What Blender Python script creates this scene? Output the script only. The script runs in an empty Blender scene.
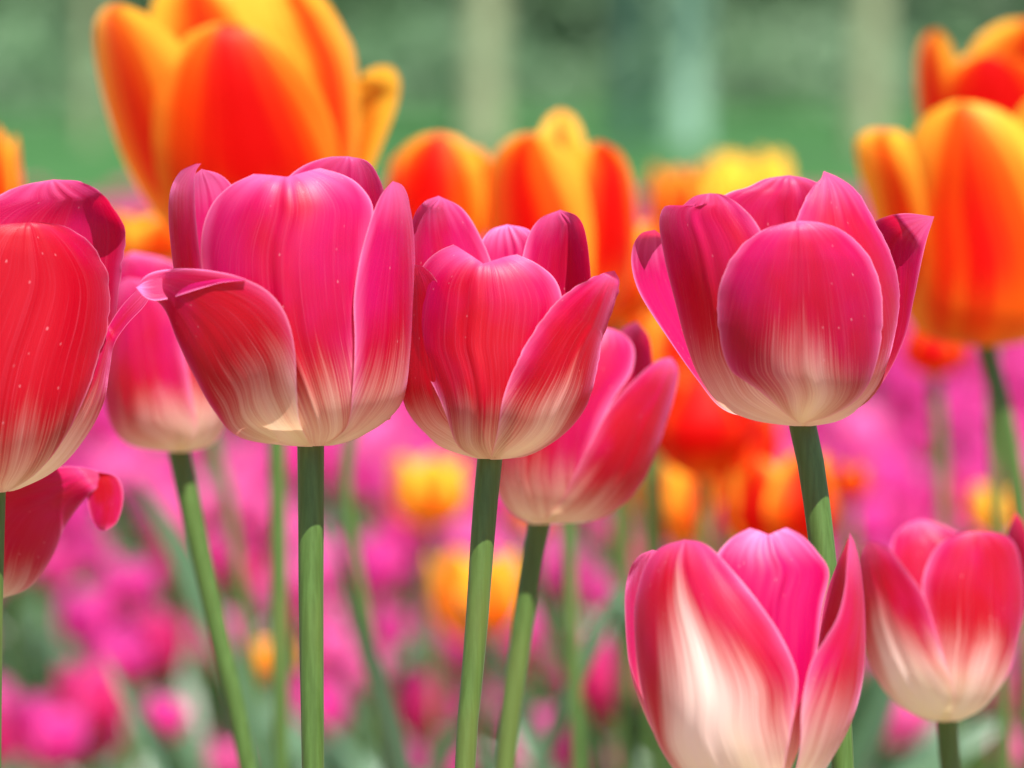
import bpy, math, random
from mathutils import Vector, noise
import numpy as np

C = bpy.context.scene
COL = C.collection
R_ = math.radians

# ------------------------------------------------------------------ camera, sky, sun, exposure
F = 3840.0                       # focal length in pixels (135 mm on 36 mm over 1024 px)
CAM = Vector((0, 0, 0.68))
PITCH = math.atan((384 - 60) / F)
cd = bpy.data.cameras.new('camera'); cam = bpy.data.objects.new('camera', cd); COL.objects.link(cam)
cd.lens = 135; cd.sensor_width = 36; cd.clip_start = 0.05; cd.clip_end = 600
cam.location = CAM; cam.rotation_euler = (math.pi / 2 - PITCH, 0, 0)
cd.dof.use_dof = True; cd.dof.focus_distance = 1.03; cd.dof.aperture_fstop = 8.6; cd.dof.aperture_blades = 0
C.camera = cam
FWD = Vector((0, math.cos(PITCH), -math.sin(PITCH))); UPV = Vector((0, math.sin(PITCH), math.cos(PITCH))); RT = Vector((1, 0, 0))

SUN_EL, SUN_AZ = R_(61), R_(156)           # azimuth clockwise from +Y: high, from the right and a touch on the camera's side
w = bpy.data.worlds.new('World'); C.world = w; w.use_nodes = True
wn = w.node_tree; wn.nodes.clear()
sky = wn.nodes.new('ShaderNodeTexSky'); sky.sky_type = 'NISHITA'; sky.sun_disc = False
sky.sun_elevation = SUN_EL; sky.sun_rotation = SUN_AZ
bg = wn.nodes.new('ShaderNodeBackground'); bg.inputs['Strength'].default_value = 0.075
wo = wn.nodes.new('ShaderNodeOutputWorld')
wn.links.new(sky.outputs[0], bg.inputs[0]); wn.links.new(bg.outputs[0], wo.inputs[0])
sd = bpy.data.lights.new('sun', 'SUN'); sd.energy = 4.8; sd.angle = R_(0.6); sd.color = (1, 0.95, 0.87)
sun = bpy.data.objects.new('sun', sd); COL.objects.link(sun)
sv = Vector((math.sin(SUN_AZ) * math.cos(SUN_EL), math.cos(SUN_AZ) * math.cos(SUN_EL), math.sin(SUN_EL)))
sun.rotation_euler = sv.to_track_quat('Z', 'Y').to_euler(); sun.location = (2, -2, 4)
C.view_settings.view_transform = 'Standard'; C.view_settings.look = 'None'
C.view_settings.gamma = 1; C.view_settings.exposure = 1.36
C.cycles.use_denoising = True
C.cycles.max_bounces = 10; C.cycles.diffuse_bounces = 7; C.cycles.transmission_bounces = 6; C.cycles.transparent_max_bounces = 4


def P(px, py, d):
    return CAM + d * (FWD + RT * ((px - 512) / F) + UPV * ((384 - py) / F))


# ------------------------------------------------------------------ node helpers
class NT:
    def __init__(s, name):
        s.m = bpy.data.materials.new(name); s.m.use_nodes = True
        s.t = s.m.node_tree; s.t.nodes.clear()

    def n(s, typ, **kw):
        nd = s.t.nodes.new(typ)
        for k, v in kw.items():
            if hasattr(nd, k): setattr(nd, k, v)
        return nd

    def set(s, sock, v):
        if isinstance(v, bpy.types.NodeSocket): s.t.links.new(v, sock)
        elif isinstance(v, (tuple, list)) and len(v) == 3 and sock.type == 'RGBA': sock.default_value = (*v, 1)
        else: sock.default_value = v

    def math(s, op, a, b=0.0, c=None, clamp=False):
        nd = s.n('ShaderNodeMath', operation=op); nd.use_clamp = clamp
        s.set(nd.inputs[0], a); s.set(nd.inputs[1], b)
        if c is not None: s.set(nd.inputs[2], c)
        return nd.outputs[0]

    def mix(s, f, a, b):
        nd = s.n('ShaderNodeMix'); nd.data_type = 'RGBA'; nd.clamp_factor = True
        s.set(nd.inputs[0], f); s.set(nd.inputs[6], a); s.set(nd.inputs[7], b)
        return nd.outputs[2]

    def smooth(s, x, lo, hi, a=0.0, b=1.0):
        nd = s.n('ShaderNodeMapRange'); nd.interpolation_type = 'SMOOTHSTEP'; nd.clamp = True
        s.set(nd.inputs[0], x); s.set(nd.inputs[1], lo); s.set(nd.inputs[2], hi); s.set(nd.inputs[3], a); s.set(nd.inputs[4], b)
        return nd.outputs[0]

    def attr(s, name):
        nd = s.n('ShaderNodeAttribute'); nd.attribute_name = name
        return nd.outputs['Fac']

    def comb(s, x, y, z):
        nd = s.n('ShaderNodeCombineXYZ'); s.set(nd.inputs[0], x); s.set(nd.inputs[1], y); s.set(nd.inputs[2], z)
        return nd.outputs[0]

    def noise(s, vec, scale=1.0, detail=2.0, rough=0.5, dist=0.0):
        nd = s.n('ShaderNodeTexNoise'); s.set(nd.inputs['Vector'], vec)
        nd.inputs['Scale'].default_value = scale; nd.inputs['Detail'].default_value = detail
        nd.inputs['Roughness'].default_value = rough; nd.inputs['Distortion'].default_value = dist
        return nd.outputs[0]

    def bump(s, h, strength, dist):
        nd = s.n('ShaderNodeBump'); nd.inputs['Strength'].default_value = strength; nd.inputs['Distance'].default_value = dist
        s.set(nd.inputs['Height'], h); return nd.outputs[0]

    def leafy(s, col, tcol, trans, rough=0.45, sheen=0.0, sheencol=(1, 1, 1), normal=None, spec=0.5, srough=0.28):
        p = s.n('ShaderNodeBsdfPrincipled')
        s.set(p.inputs['Base Color'], col); s.set(p.inputs['Roughness'], rough)
        p.inputs['Specular IOR Level'].default_value = spec
        s.set(p.inputs['Sheen Weight'], sheen); p.inputs['Sheen Roughness'].default_value = srough
        p.inputs['Sheen Tint'].default_value = (*sheencol, 1)
        t = s.n('ShaderNodeBsdfTranslucent'); s.set(t.inputs['Color'], tcol)
        if normal is not None: s.t.links.new(normal, p.inputs['Normal']); s.t.links.new(normal, t.inputs['Normal'])
        mx = s.n('ShaderNodeMixShader'); s.set(mx.inputs[0], trans)
        s.t.links.new(p.outputs[0], mx.inputs[1]); s.t.links.new(t.outputs[0], mx.inputs[2])
        o = s.n('ShaderNodeOutputMaterial'); s.t.links.new(mx.outputs[0], o.inputs[0])
        return s.m


def petal_mat(name, red, mag, cream, tred, rim, orange=False, trans=0.41):
    """pigment, plus painted top sheen unless orange, from attributes on each petal: pu (0..1 across), pv (0..1 base to tip), pcream, pflame, pseed, pmag"""
    s = NT(name)
    u, v = s.attr('pu'), s.attr('pv'); seed = s.attr('pseed')
    a = s.math('ABSOLUTE', s.math('SUBTRACT', s.math('MULTIPLY', u, 2.0), 1.0))
    fan = s.math('ADD', 0.35, s.math('MULTIPLY', v, 0.65))
    uu = s.math('MULTIPLY', s.math('SUBTRACT', u, 0.5), fan)          # veins fan out from the base
    st = s.noise(s.comb(s.math('MULTIPLY', uu, 95.0), s.math('MULTIPLY', v, 0.6), s.math('MULTIPLY', seed, 9.0)), 1, 1.2, 0.6)
    wide = s.noise(s.comb(s.math('MULTIPLY', uu, 14.0), s.math('MULTIPLY', v, 1.3), s.math('ADD', 40.0, s.math('MULTIPLY', seed, 9.0))), 1, 0.6, 0.5)
    fine = s.noise(s.comb(s.math('MULTIPLY', uu, 260.0), s.math('MULTIPLY', v, 3.0), seed), 1, 1.5, 0.6)
    blot = s.noise(s.comb(s.math('MULTIPLY', u, 3.0), s.math('MULTIPLY', v, 3.0), s.math('ADD', 11.0, s.math('MULTIPLY', seed, 5.0))), 1, 2, 0.5)
    pc, pf = s.attr('pcream'), s.attr('pflame')
    tri = s.math('MAXIMUM', s.math('SUBTRACT', 1.0, s.math('MULTIPLY', a, 1.35)), 0.0)
    h = s.math('ADD', pc, s.math('MULTIPLY', pf, tri))
    h = s.math('ADD', h, s.math('MULTIPLY', s.math("SUBTRACT", st, 0.5), 0.13))
    h = s.math('ADD', h, s.math('MULTIPLY', s.math("SUBTRACT", wide, 0.5), 0.20))
    d = s.math('SUBTRACT', h, v)
    mask = s.smooth(s.math('ADD', d, s.math('MULTIPLY', s.math('SUBTRACT', fine, 0.5), 0.26)), -0.28, 0.22)
    if not orange:
        mf = s.math('ADD', s.math('MULTIPLY', s.math('POWER', v, 1.6), 0.55), s.math('MULTIPLY', s.math('POWER', a, 2.0), 0.38))
        mf = s.math('ADD', mf, s.math('MULTIPLY', s.math('SUBTRACT', blot, 0.5), 1.1))
        mf = s.math('ADD', mf, s.attr('pmag'))
        col = s.mix(s.smooth(mf, 0.1, 0.95), red, mag)
        # paler veins
        vein = s.smooth(st, 0.55, 0.75)
        col = s.mix(s.math('MULTIPLY', vein, 0.035), col, rim)
        spk = s.smooth(fine, 0.60, 0.78)
        col = s.mix(s.math('MULTIPLY', spk, 0.08), col, rim)
        margin_sheen = s.smooth(s.math('ADD', s.math('MAXIMUM', a, s.math('MULTIPLY', v, 1.02)), s.math('MULTIPLY', s.math('SUBTRACT', wide, 0.5), 0.14)), 0.80, 1.04)  # pale lilac margin that also paints the sheen of the petal tops into the colour
        col = s.mix(s.math('MULTIPLY', margin_sheen, s.math('MULTIPLY', s.math('MAXIMUM', s.math('ADD', 0.5, s.attr('pmag')), 0.0), 0.8)), col, (0.80, 0.16, 0.42))
        creamn = s.mix(s.smooth(s.math('ADD', v, s.math('MULTIPLY', wide, 0.3)), 0.15, 0.55), cream, (0.90, 0.66, 0.60))
        col = s.mix(mask, col, creamn)
        vo = s.n('ShaderNodeTexVoronoi'); vo.voronoi_dimensions = '3D'; s.set(vo.inputs['Vector'], s.comb(s.math('MULTIPLY', uu, 34.0), s.math('MULTIPLY', v, 24.0), s.math('MULTIPLY', seed, 7.0)))
        vo.inputs['Scale'].default_value = 1.0
        sp = s.n('ShaderNodeSeparateColor'); s.t.links.new(vo.outputs['Color'], sp.inputs[0])
        dot = s.math('MULTIPLY', s.smooth(vo.outputs['Distance'], 0.07, 0.16, 1, 0), s.smooth(sp.outputs[0], 0.86, 0.9))
        col = s.mix(s.math('MULTIPLY', dot, 0.22), col, (0.95, 0.62, 0.72))
        edge = s.smooth(a, 0.955, 1.0)
        col = s.mix(s.math('MULTIPLY', edge, 0.55), col, rim)
        tcol = s.mix(mask, s.mix(0.25, tred, col), (1.0, 0.86, 0.58))
    else:
        e = s.math('ADD', s.math('MULTIPLY', a, 0.9), s.math('MULTIPLY', s.math('POWER', v, 3.0), 0.45))
        e = s.math('ADD', e, s.math('MULTIPLY', s.math('SUBTRACT', wide, 0.5), 0.5))
        e = s.math('ADD', e, s.math('MULTIPLY', s.math('SUBTRACT', st, 0.5), 0.45))
        e = s.math('ADD', e, s.attr('pmag'))
        col = s.mix(s.smooth(e, 0.12, 0.85), red, mag)
        col = s.mix(s.smooth(e, 0.58, 1.12), col, rim)
        col = s.mix(s.math('MULTIPLY', mask, 0.85), col, cream)
        tcol = s.mix(s.smooth(e, 0.25, 1.0), tred, s.mix(0.5, mag, rim))
    hgt = s.math('ADD', s.math('MULTIPLY', st, 0.8), s.math('MULTIPLY', fine, 0.35))
    nrm = s.bump(hgt, 0.28, 0.0005)
    rough = s.math('ADD', 0.36, s.math('MULTIPLY', fine, 0.2))
    return s.leafy(col, tcol, s.math('ADD', trans, s.math('MULTIPLY', mask, -0.14)), rough, 0.12 if orange else 0.26, (1.0, 0.32, 0.75) if not orange else (1, 0.7, 0.3), nrm, 0.2 if orange else 0.30)


M = {}
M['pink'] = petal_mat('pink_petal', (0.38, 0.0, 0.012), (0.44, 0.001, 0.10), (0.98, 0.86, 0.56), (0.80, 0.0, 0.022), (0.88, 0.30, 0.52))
M['orange'] = petal_mat('orange_petal', (0.50, 0.0, 0.0), (0.84, 0.12, 0.001), (0.9, 0.42, 0.02), (0.9, 0.006, 0.0003), (0.95, 0.52, 0.04), True, 0.58)
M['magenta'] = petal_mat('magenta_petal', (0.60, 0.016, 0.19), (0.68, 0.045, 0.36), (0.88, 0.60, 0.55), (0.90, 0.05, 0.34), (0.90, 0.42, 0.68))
M['yellow'] = petal_mat('yellow_petal', (0.85, 0.10, 0.006), (0.90, 0.36, 0.012), (0.92, 0.6, 0.05), (0.9, 0.2, 0.01), (0.92, 0.60, 0.05), True)


def stem_mat():
    s = NT('stem_green')
    tc = s.n('ShaderNodeTexCoord')
    mp = s.n('ShaderNodeMapping'); s.t.links.new(tc.outputs['Object'], mp.inputs[0]); mp.inputs['Scale'].default_value = (900, 900, 25)
    nz = s.noise(mp.outputs[0], 1, 3, 0.6)
    big = s.noise(tc.outputs['Object'], 18, 2)
    fin = s.noise(tc.outputs['Object'], 1500, 2)
    col = s.mix(s.smooth(nz, 0.3, 0.75), (0.045, 0.092, 0.014), (0.070, 0.140, 0.028))
    col = s.mix(s.smooth(big, 0.45, 0.7, 0, 0.45), col, (0.11, 0.14, 0.03))
    return s.leafy(col, (0.20, 0.32, 0.04), 0.12, 0.48, 0.15, (0.8, 1, 0.85), s.bump(s.math('ADD', nz, fin), 0.12, 0.0003), 0.45)


def leaf_mat(name, c1, c2, tr):
    s = NT(name)
    u, v = s.attr('pu'), s.attr('pv')
    st = s.noise(s.comb(s.math('MULTIPLY', u, 40.0), s.math('MULTIPLY', v, 3.0), s.attr('pseed')), 1, 3, 0.6)
    oi = s.n('ShaderNodeObjectInfo').outputs['Random']
    col = s.mix(s.smooth(st, 0.3, 0.7), c1, c2)
    col = s.mix(s.math('MULTIPLY', oi, 0.4), col, (0.17, 0.28, 0.20))
    return s.leafy(col, tr, 0.28, 0.32, 0.12, (0.8, 1, 0.95), s.bump(st, 0.3, 0.0008), 0.6)


M['stem'] = stem_mat()
M['leaf'] = leaf_mat('blue_green_leaf', (0.028, 0.075, 0.030), (0.085, 0.16, 0.095), (0.14, 0.32, 0.05))


# ------------------------------------------------------------------ geometry helpers
def catmull(pts, n):
    p = np.array(pts, float)
    p = np.vstack([2 * p[0] - p[1], p, 2 * p[-1] - p[-2]])
    out = []
    for i in range(1, len(p) - 2):
        t = np.linspace(0, 1, 16, endpoint=False)[:, None]
        p0, p1, p2, p3 = p[i - 1:i + 3]
        out.append(0.5 * ((2 * p1) + (-p0 + p2) * t + (2 * p0 - 5 * p1 + 4 * p2 - p3) * t ** 2 + (-p0 + 3 * p1 - 3 * p2 + p3) * t ** 3))
    q = np.vstack(out + [p[-2][None]])
    s = np.concatenate([[0], np.cumsum(np.linalg.norm(np.diff(q, axis=0), axis=1))]); s /= s[-1]
    t = np.asarray(n) if not np.isscalar(n) else np.linspace(0, 1, n)
    return np.stack([np.interp(t, s, q[:, k]) for k in range(q.shape[1])], 1)


def grid_mesh(name, V, pu, pv, extra, mats):
    """V: (rows, cols, 3)"""
    nr, nc = V.shape[:2]
    idx = np.arange(nr * nc).reshape(nr, nc)
    fc = np.stack([idx[:-1, :-1], idx[:-1, 1:], idx[1:, 1:], idx[1:, :-1]], -1).reshape(-1, 4)
    me = bpy.data.meshes.new(name)
    me.from_pydata(V.reshape(-1, 3).tolist(), [], fc.tolist())
    for k, a in (('pu', pu), ('pv', pv)):
        at = me.attributes.new(k, 'FLOAT', 'POINT'); at.data.foreach_set('value', np.asarray(a, np.float32).reshape(-1))
    for k, val in extra.items():
        at = me.attributes.new(k, 'FLOAT', 'POINT'); at.data.foreach_set('value', np.full(nr * nc, val, np.float32))
    me.materials.append(mats)
    me.polygons.foreach_set('use_smooth', [True] * len(me.polygons))
    me.update()
    return me


def link(name, me, parent=None, loc=None):
    o = bpy.data.objects.new(name, me); COL.objects.link(o)
    if parent: o.parent = parent
    if loc is not None: o.location = loc
    return o


def thing(name, loc, label, cat, group=None):
    e = link(name, None, None, loc); e.empty_display_size = 0.02
    e['label'] = label; e['category'] = cat
    if group: e['group'] = group
    return e


def tag(o, label=None, cat=None, group=None, kind=None):
    for k, v in (('label', label), ('category', cat), ('group', group), ('kind', kind)):
        if v: o[k] = v
    return o


def tube_mesh(name, pts, rad, mat, seg=16, n=40):
    c = catmull(pts, n)
    rr = np.interp(np.linspace(0, 1, n), np.linspace(0, 1, len(rad)), rad)
    rr = rr * np.array([1 + 0.05 * noise.noise(Vector((k_ * 0.22, pts[0][0] * 90, 1.0))) for k_ in range(n)])
    tang = np.gradient(c, axis=0); tang /= np.linalg.norm(tang, axis=1)[:, None]
    ref = np.array([0, 1, 0.0]); V = np.zeros((n, seg + 1, 3))
    for i in range(n):
        a = np.cross(tang[i], ref); a /= np.linalg.norm(a); b = np.cross(tang[i], a)
        for j in range(seg + 1):
            th = 2 * math.pi * j / seg
            V[i, j] = c[i] + rr[i] * (math.cos(th) * a + math.sin(th) * b)
    pv = np.repeat(np.linspace(0, 1, n)[:, None], seg + 1, 1); pu = np.repeat(np.linspace(0, 1, seg + 1)[None], n, 0)
    return grid_mesh(name, V, pu, pv, {'pseed': 0}, mat)


def leaf_mesh(name, base, az, length, width, rise, droop, seed=0.0, mat=None, nr=22, nc=9, fold=0.35):
    """lance-shaped leaf: starts at base, leaves the stem at azimuth az, arches over"""
    rnd = random.Random(int(seed * 1000) + 5)
    t = np.linspace(0, 1, nr)
    ang = rise - droop * t ** 1.6                      # elevation angle along the leaf
    ds = length / (nr - 1)
    hx = np.concatenate([[0], np.cumsum(np.cos(ang[:-1]) * ds)]); hz = np.concatenate([[0], np.cumsum(np.sin(ang[:-1]) * ds)])
    wv = width * (np.sin(np.pi * np.clip(t * 0.93 + 0.07, 0, 1)) ** 0.75) * (1 - 0.25 * t)
    d = np.array([math.cos(az), math.sin(az), 0]); side = np.array([-math.sin(az), math.cos(az), 0])
    V = np.zeros((nr, nc, 3)); tw = rnd.uniform(-0.9, 0.9)
    for i in range(nr):
        nrm = -math.sin(ang[i]) * d + np.array([0, 0, math.cos(ang[i])])
        c = np.array(base) + d * hx[i] + np.array([0, 0, hz[i]])
        q = tw * t[i] ** 1.3
        sd_ = math.cos(q) * side + math.sin(q) * nrm; n2 = -math.sin(q) * side + math.cos(q) * nrm
        for j in range(nc):
            a = 2 * j / (nc - 1) - 1
            wob = 0.06 * width * math.sin(9 * t[i] + seed * 7 + a * 2) * abs(a)
            V[i, j] = c + sd_ * a * wv[i] / 2 + n2 * (fold * wv[i] * (abs(a) ** 1.6) * (1 - 0.6 * t[i]) + wob)
    pv = np.repeat(t[:, None], nc, 1); pu = np.repeat(np.linspace(0, 1, nc)[None], nr, 0)
    return grid_mesh(name, V, pu, pv, {'pseed': seed}, mat or M['leaf'])


# ------------------------------------------------------------------ traced tulip flowers
class Flower:
    """One tulip. sil = rows (y, left, right) of the cup in the photograph's pixels; the cup is round in depth."""

    def __init__(s, name, d, base, sil, label, group=None, stem=None, srad=12, mat='pink', deep=1.0, leaves=2, seed=1, ground=None):
        s.d, s.mat, s.deep, s.seed = d, mat, deep, seed
        s.px = d / F
        s.sil = sorted(sil)
        lc, rc = (catmull([(q[0], q[i]) for q in s.sil], 500) for i in (1, 2))
        yy = np.linspace(s.sil[0][0], s.sil[-1][0], 600)
        xl, xr = (np.interp(yy, np.maximum.accumulate(c_[:, 0]), c_[:, 1]) for c_ in (lc, rc))
        sg = 9 / (yy[1] - yy[0]); kk = np.exp(-0.5 * (np.arange(-int(3 * sg), int(3 * sg) + 1) / sg) ** 2); kk /= kk.sum()
        bl = np.clip((yy[-1] - yy) / 25, 0, 1)
        def sm(a):
            p = np.pad(a, len(kk) // 2, 'edge'); return a * (1 - bl) + np.convolve(p, kk, 'valid')[:len(a)] * bl
        s.ty, s.txl, s.txr = yy, sm(xl), sm(xr)
        ys = [r[0] for r in s.sil]
        s.c0 = (base[0], (ys[0] + ys[-1]) / 2)
        s.O = P(s.c0[0], s.c0[1], d)
        f = (s.O - CAM).normalized(); r = f.cross(Vector((0, 0, 1))).normalized(); u = r.cross(f)
        s.ax = np.array([r, f, u])                      # rows: right, away, up
        b = s.world(base[0], 0, base[1])
        pts = [b + np.array([0, 0, 0.0004])]
        if stem:
            for q in stem: pts.append(np.array(P(q[0], q[1], d + (q[2] if len(q) > 2 else 0))))
        last, prev = pts[-1], (pts[-2] if len(pts) > 1 else pts[-1] + np.array([0, 0, 0.1]))
        slope = (last - prev) / max(1e-6, abs(last[2] - prev[2]))
        n = 3; z0 = last[2]; cur = last.copy()
        for k in range(1, n + 1):
            step = z0 / n; cur = cur + np.array([slope[0] * step * (1 - k / (n + 1)), slope[1] * step * (1 - k / (n + 1)), -step]); pts.append(cur.copy())
        g = pts[-1].copy(); g[2] = 0
        s.g = g
        s.root = thing(name, g, label, 'tulip', group)
        sr = srad * s.px * 0.89
        link('stem', tube_mesh('stem', [p - g for p in pts], [sr * 1.22, sr * 1.0, sr * 0.96, sr * 1.05, sr * 1.15, sr * 1.2, sr * 1.3], M['stem'], 16, 56), s.root)
        rnd = random.Random(seed)
        for k in range(leaves):
            az = rnd.uniform(0, 6.28)
            link('leaf', leaf_mesh('leaf', (0.004 * math.cos(az), 0.004 * math.sin(az), 0.03 + 0.05 * k), az, rnd.uniform(0.24, 0.33), rnd.uniform(0.04, 0.055), R_(rnd.uniform(70, 82)), R_(rnd.uniform(20, 60)), rnd.random()), s.root)

    def world(s, x, y, z):
        """x, z in photograph pixels, y = pixels away from the camera behind the flower's axis"""
        l = np.array([(x - s.c0[0]), y, -(z - s.c0[1])]) * s.px
        return np.array(s.O) + l @ s.ax

    def cr(s, y):
        xl = np.interp(y, s.ty, s.txl); xr = np.interp(y, s.ty, s.txr)
        return (xl + xr) / 2, (xr - xl) / 2

    def petal(s, L, Rr, side='f', k=1.0, cream=0.16, flame=0.0, mag=0.0, lean=0.0, bulge=0.05, rib=1.6, curl=1.5, wave=1.2, jag=0.0, wl=0, wr=0, nr=56, nc=41, crease=0.0, fold=0.0, lip=0.0, notch=0.0, tilt=0.0, dk=1.0, push=0.0):
        s.seed += 1
        rnd = random.Random(s.seed * 13)
        if side == 'b': lean += 34; bulge *= 0.3
        rmax = max(r_[2] - r_[1] for r_ in s.sil) / 2
        t = np.linspace(0, 1, nr); t = 1 - (1 - t) ** 1.25
        l = catmull(L, t); r = catmull(Rr, t); lo = rnd.uniform(0, 50)
        l0, r0 = l.copy(), r.copy()
        if jag:
            mid = (l + r) / 2
            for e_ in (l, r):
                for i in range(nr):
                    if t[i] > 0.4:
                        dv = e_[i] - mid[-1] * 0.5 - mid[i] * 0.5; dv = dv / (np.linalg.norm(dv) + 1e-6)
                        e_[i] += dv * jag * (noise.noise(Vector((t[i] * 26, lo + (7 if e_ is l else 0), 0))) + 0.6 * noise.noise(Vector((t[i] * 60, lo, 3)))) * min(1, (1 - t[i]) * 12)
        wm = max(np.linalg.norm(l - r, axis=1))
        u = np.linspace(0, 1, nc); u = 0.5 - 0.5 * np.cos(np.pi * u) * (0.55) - (0.5 - u) * 0.45 if True else u
        u = (u - u[0]) / (u[-1] - u[0])
        V = np.zeros((nr, nc, 3))

        def th(p, sd):
            c, R = s.cr(p[1]); R *= k
            dx = p[0] - c; Rp = max(R, abs(dx) / 0.995)
            a = math.asin(max(-1, min(1, dx / Rp)))
            if sd == 'b': a = math.pi - a
            if sd == 'B': a = -math.pi - a          # back, reached round the left side
            return a, Rp
        sl, sr_ = (side[0], side[1]) if len(side) == 2 else (side, side)
        for i in range(nr):
            al, Rl = th(l0[i], sl); ar, Rrr = th(r0[i], sr_)
            al -= wl * (1 - t[i] ** 3) * min(1, t[i] * 5); ar += wr * (1 - t[i] ** 3) * min(1, t[i] * 5)
            if sl != sr_:
                q = max(0, (t[i] - 0.85) / 0.15) ** 2; m = (al + ar) / 2
                al += (m - al) * q; ar += (m - ar) * q
            w = abs(l[i][0] - r[i][0]) + 1e-3
            for j in range(nc):
                uu = u[j]; a = abs(2 * uu - 1); ca = 2 * uu - 1
                ang = al + (ar - al) * uu; Rp = Rl + (Rrr - Rl) * uu
                z = l0[i][1] + (r0[i][1] - l0[i][1]) * uu
                c, _ = s.cr(z)
                v = t[i]
                out = Rp * (1 - 0.0)
                grow = min(1, v * 4); wf = min(1, np.linalg.norm(l[i] - r[i]) / (0.5 * wm)); tf = wf * wf * (3 - 2 * wf); grow *= tf
                off = lean * v ** 3 + bulge * min(w, 160) * (1 - a * a) * grow
                off += rib * math.exp(-(ca / 0.05) ** 2) * grow - rib * 0.9 * (math.exp(-((abs(ca) - 0.12) / 0.06) ** 2)) * grow
                off += curl * a ** 8 * grow + lip * max(0, (uu - 0.72) / 0.28) ** 2 * max(0, min(1, (v - 0.45) / 0.3))
                off += crease * math.exp(-((ca) / 0.18) ** 2) * v * tf
                off += wave * grow * 2.2 * noise.noise(Vector((uu * 3.2 + lo, v * 3.2, 0.3)))
                off += wave * grow * 0.6 * noise.noise(Vector((uu * 11 + lo, v * 1.6, 4.3)))
                off += wave * grow * 1.2 * (a ** 4) * noise.noise(Vector((uu * 2 + lo, v * 12, 7.3)))
                x = c + out * math.sin(ang); y = -math.cos(ang) * (rmax * (out / rmax) ** 0.78 * k ** 0.22 * s.deep + off)
                pg = min(1, v / 0.55); pg = pg * pg * (3 - 2 * pg) if push < 86 else 1
                y = y * (1 - (1 - dk) * pg) - push * pg + tilt * (uu - 0.5)
                x += math.sin(ang) * off * 0.25 * (1 - abs(math.sin(ang)) ** 6)
                zz = z
                if jag:
                    je = a ** 8; dl = l[i] - l0[i] if ca < 0 else r[i] - r0[i]
                    x += je * dl[0]; zz += je * dl[1]
                zz += notch * (1 - a) ** 1.2 * v ** 6
                if fold: zz += fold * max(0, v - 0.8) * 5 * (1 - a)
                V[i, j] = s.world(x, y, zz) - s.g
        pv = np.repeat(t[:, None], nc, 1); pu = np.repeat(u[None], nr, 0)
        me = grid_mesh('petal', V, pu, pv, {'pseed': rnd.uniform(0, 9), 'pcream': cream, 'pflame': flame, 'pmag': mag}, M[s.mat])
        return link('petal', me, s.root)

    def generic(s, width, height, base, rot=0.0, openness=0.0, cream=0.12, mag=0.0, nr=26, nc=15):
        """six petals round the axis, used for the soft flowers behind; width and height in pixels"""
        for i in range(6):
            rnd = random.Random(s.seed * 7 + i)
            outer = i % 2 == 0; k = 1.0 if outer else 0.9
            V = np.zeros((nr, nc, 3)); t = np.linspace(0, 1, nr); t = 1 - (1 - t) ** 1.25; u = np.linspace(0, 1, nc)
            hh = height * rnd.uniform(0.92, 1.05); fl = openness + rnd.uniform(-0.1, 0.14); tw = rnd.uniform(-0.1, 0.1)
            for a_ in range(nr):
                v = t[a_]
                Rv = width / 2 * (math.sin(min(1, v * 1.75) * math.pi / 2) ** 0.65) * (1 - (0.30 - fl) * max(0, v - 0.45) ** 1.4 * 2.2) * k
                hw = (0.80 * math.sin(math.pi * (v * 0.60 + 0.15)) ** 0.6) * max(0, 1 - v ** 6) ** 0.5
                for b_ in range(nc):
                    ca = 2 * u[b_] - 1
                    ang = rot + i * math.pi / 3 + ca * hw + tw * v
                    q = Rv + 0.04 * width * (1 - ca * ca) * v + 0.02 * width * noise.noise(Vector((u[b_] * 3, v * 3, i + s.seed)))
                    V[a_, b_] = s.world(base[0] + q * math.sin(ang), -q * math.cos(ang), base[1] - hh * (v ** 1.15 - 0.03 * ca * ca * v)) - s.g
            pv = np.repeat(t[:, None], nc, 1); pu = np.repeat(u[None], nr, 0)
            me = grid_mesh('petal', V, pu, pv, {'pseed': rnd.uniform(0, 9), 'pcream': cream, 'pflame': 0.0, 'pmag': mag}, M[s.mat])
            link('petal', me, s.root)


# ------------------------------------------------------------------ the setting
def plane(name, x0, x1, y0, y1, z, mat, kind='structure'):
    me = bpy.data.meshes.new(name)
    me.from_pydata([(x0, y0, z), (x1, y0, z), (x1, y1, z), (x0, y1, z)], [], [(0, 1, 2, 3)]); me.materials.append(mat)
    o = link(name, me); o['kind'] = kind; return o


def ground_mat(name, c1, c2, c3, sc, bump=0.01):
    s = NT(name); tc = s.n('ShaderNodeTexCoord')
    a = s.noise(tc.outputs['Object'], sc, 6, 0.6); b = s.noise(tc.outputs['Object'], sc * 0.08, 3, 0.5)
    col = s.mix(s.smooth(a, 0.35, 0.65), c1, c2); col = s.mix(s.smooth(b, 0.4, 0.65), col, c3)
    p = s.n('ShaderNodeBsdfPrincipled'); s.set(p.inputs['Base Color'], col); p.inputs['Roughness'].default_value = 1.0; p.inputs['Specular IOR Level'].default_value = 0.05
    s.t.links.new(s.bump(a, 0.8, bump), p.inputs['Normal'])
    o = s.n('ShaderNodeOutputMaterial'); s.t.links.new(p.outputs[0], o.inputs[0]); return s.m


plane('ground', -300, 300, -40, 500, 0, ground_mat('soil', (0.20, 0.155, 0.11), (0.28, 0.22, 0.155), (0.17, 0.15, 0.09), 30))
plane('lawn', -300, 300, 11.7, 480, 0.004, ground_mat('lawn_grass', (0.024, 0.088, 0.020), (0.038, 0.115, 0.032), (0.036, 0.09, 0.034), 3, 0.05))


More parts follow.
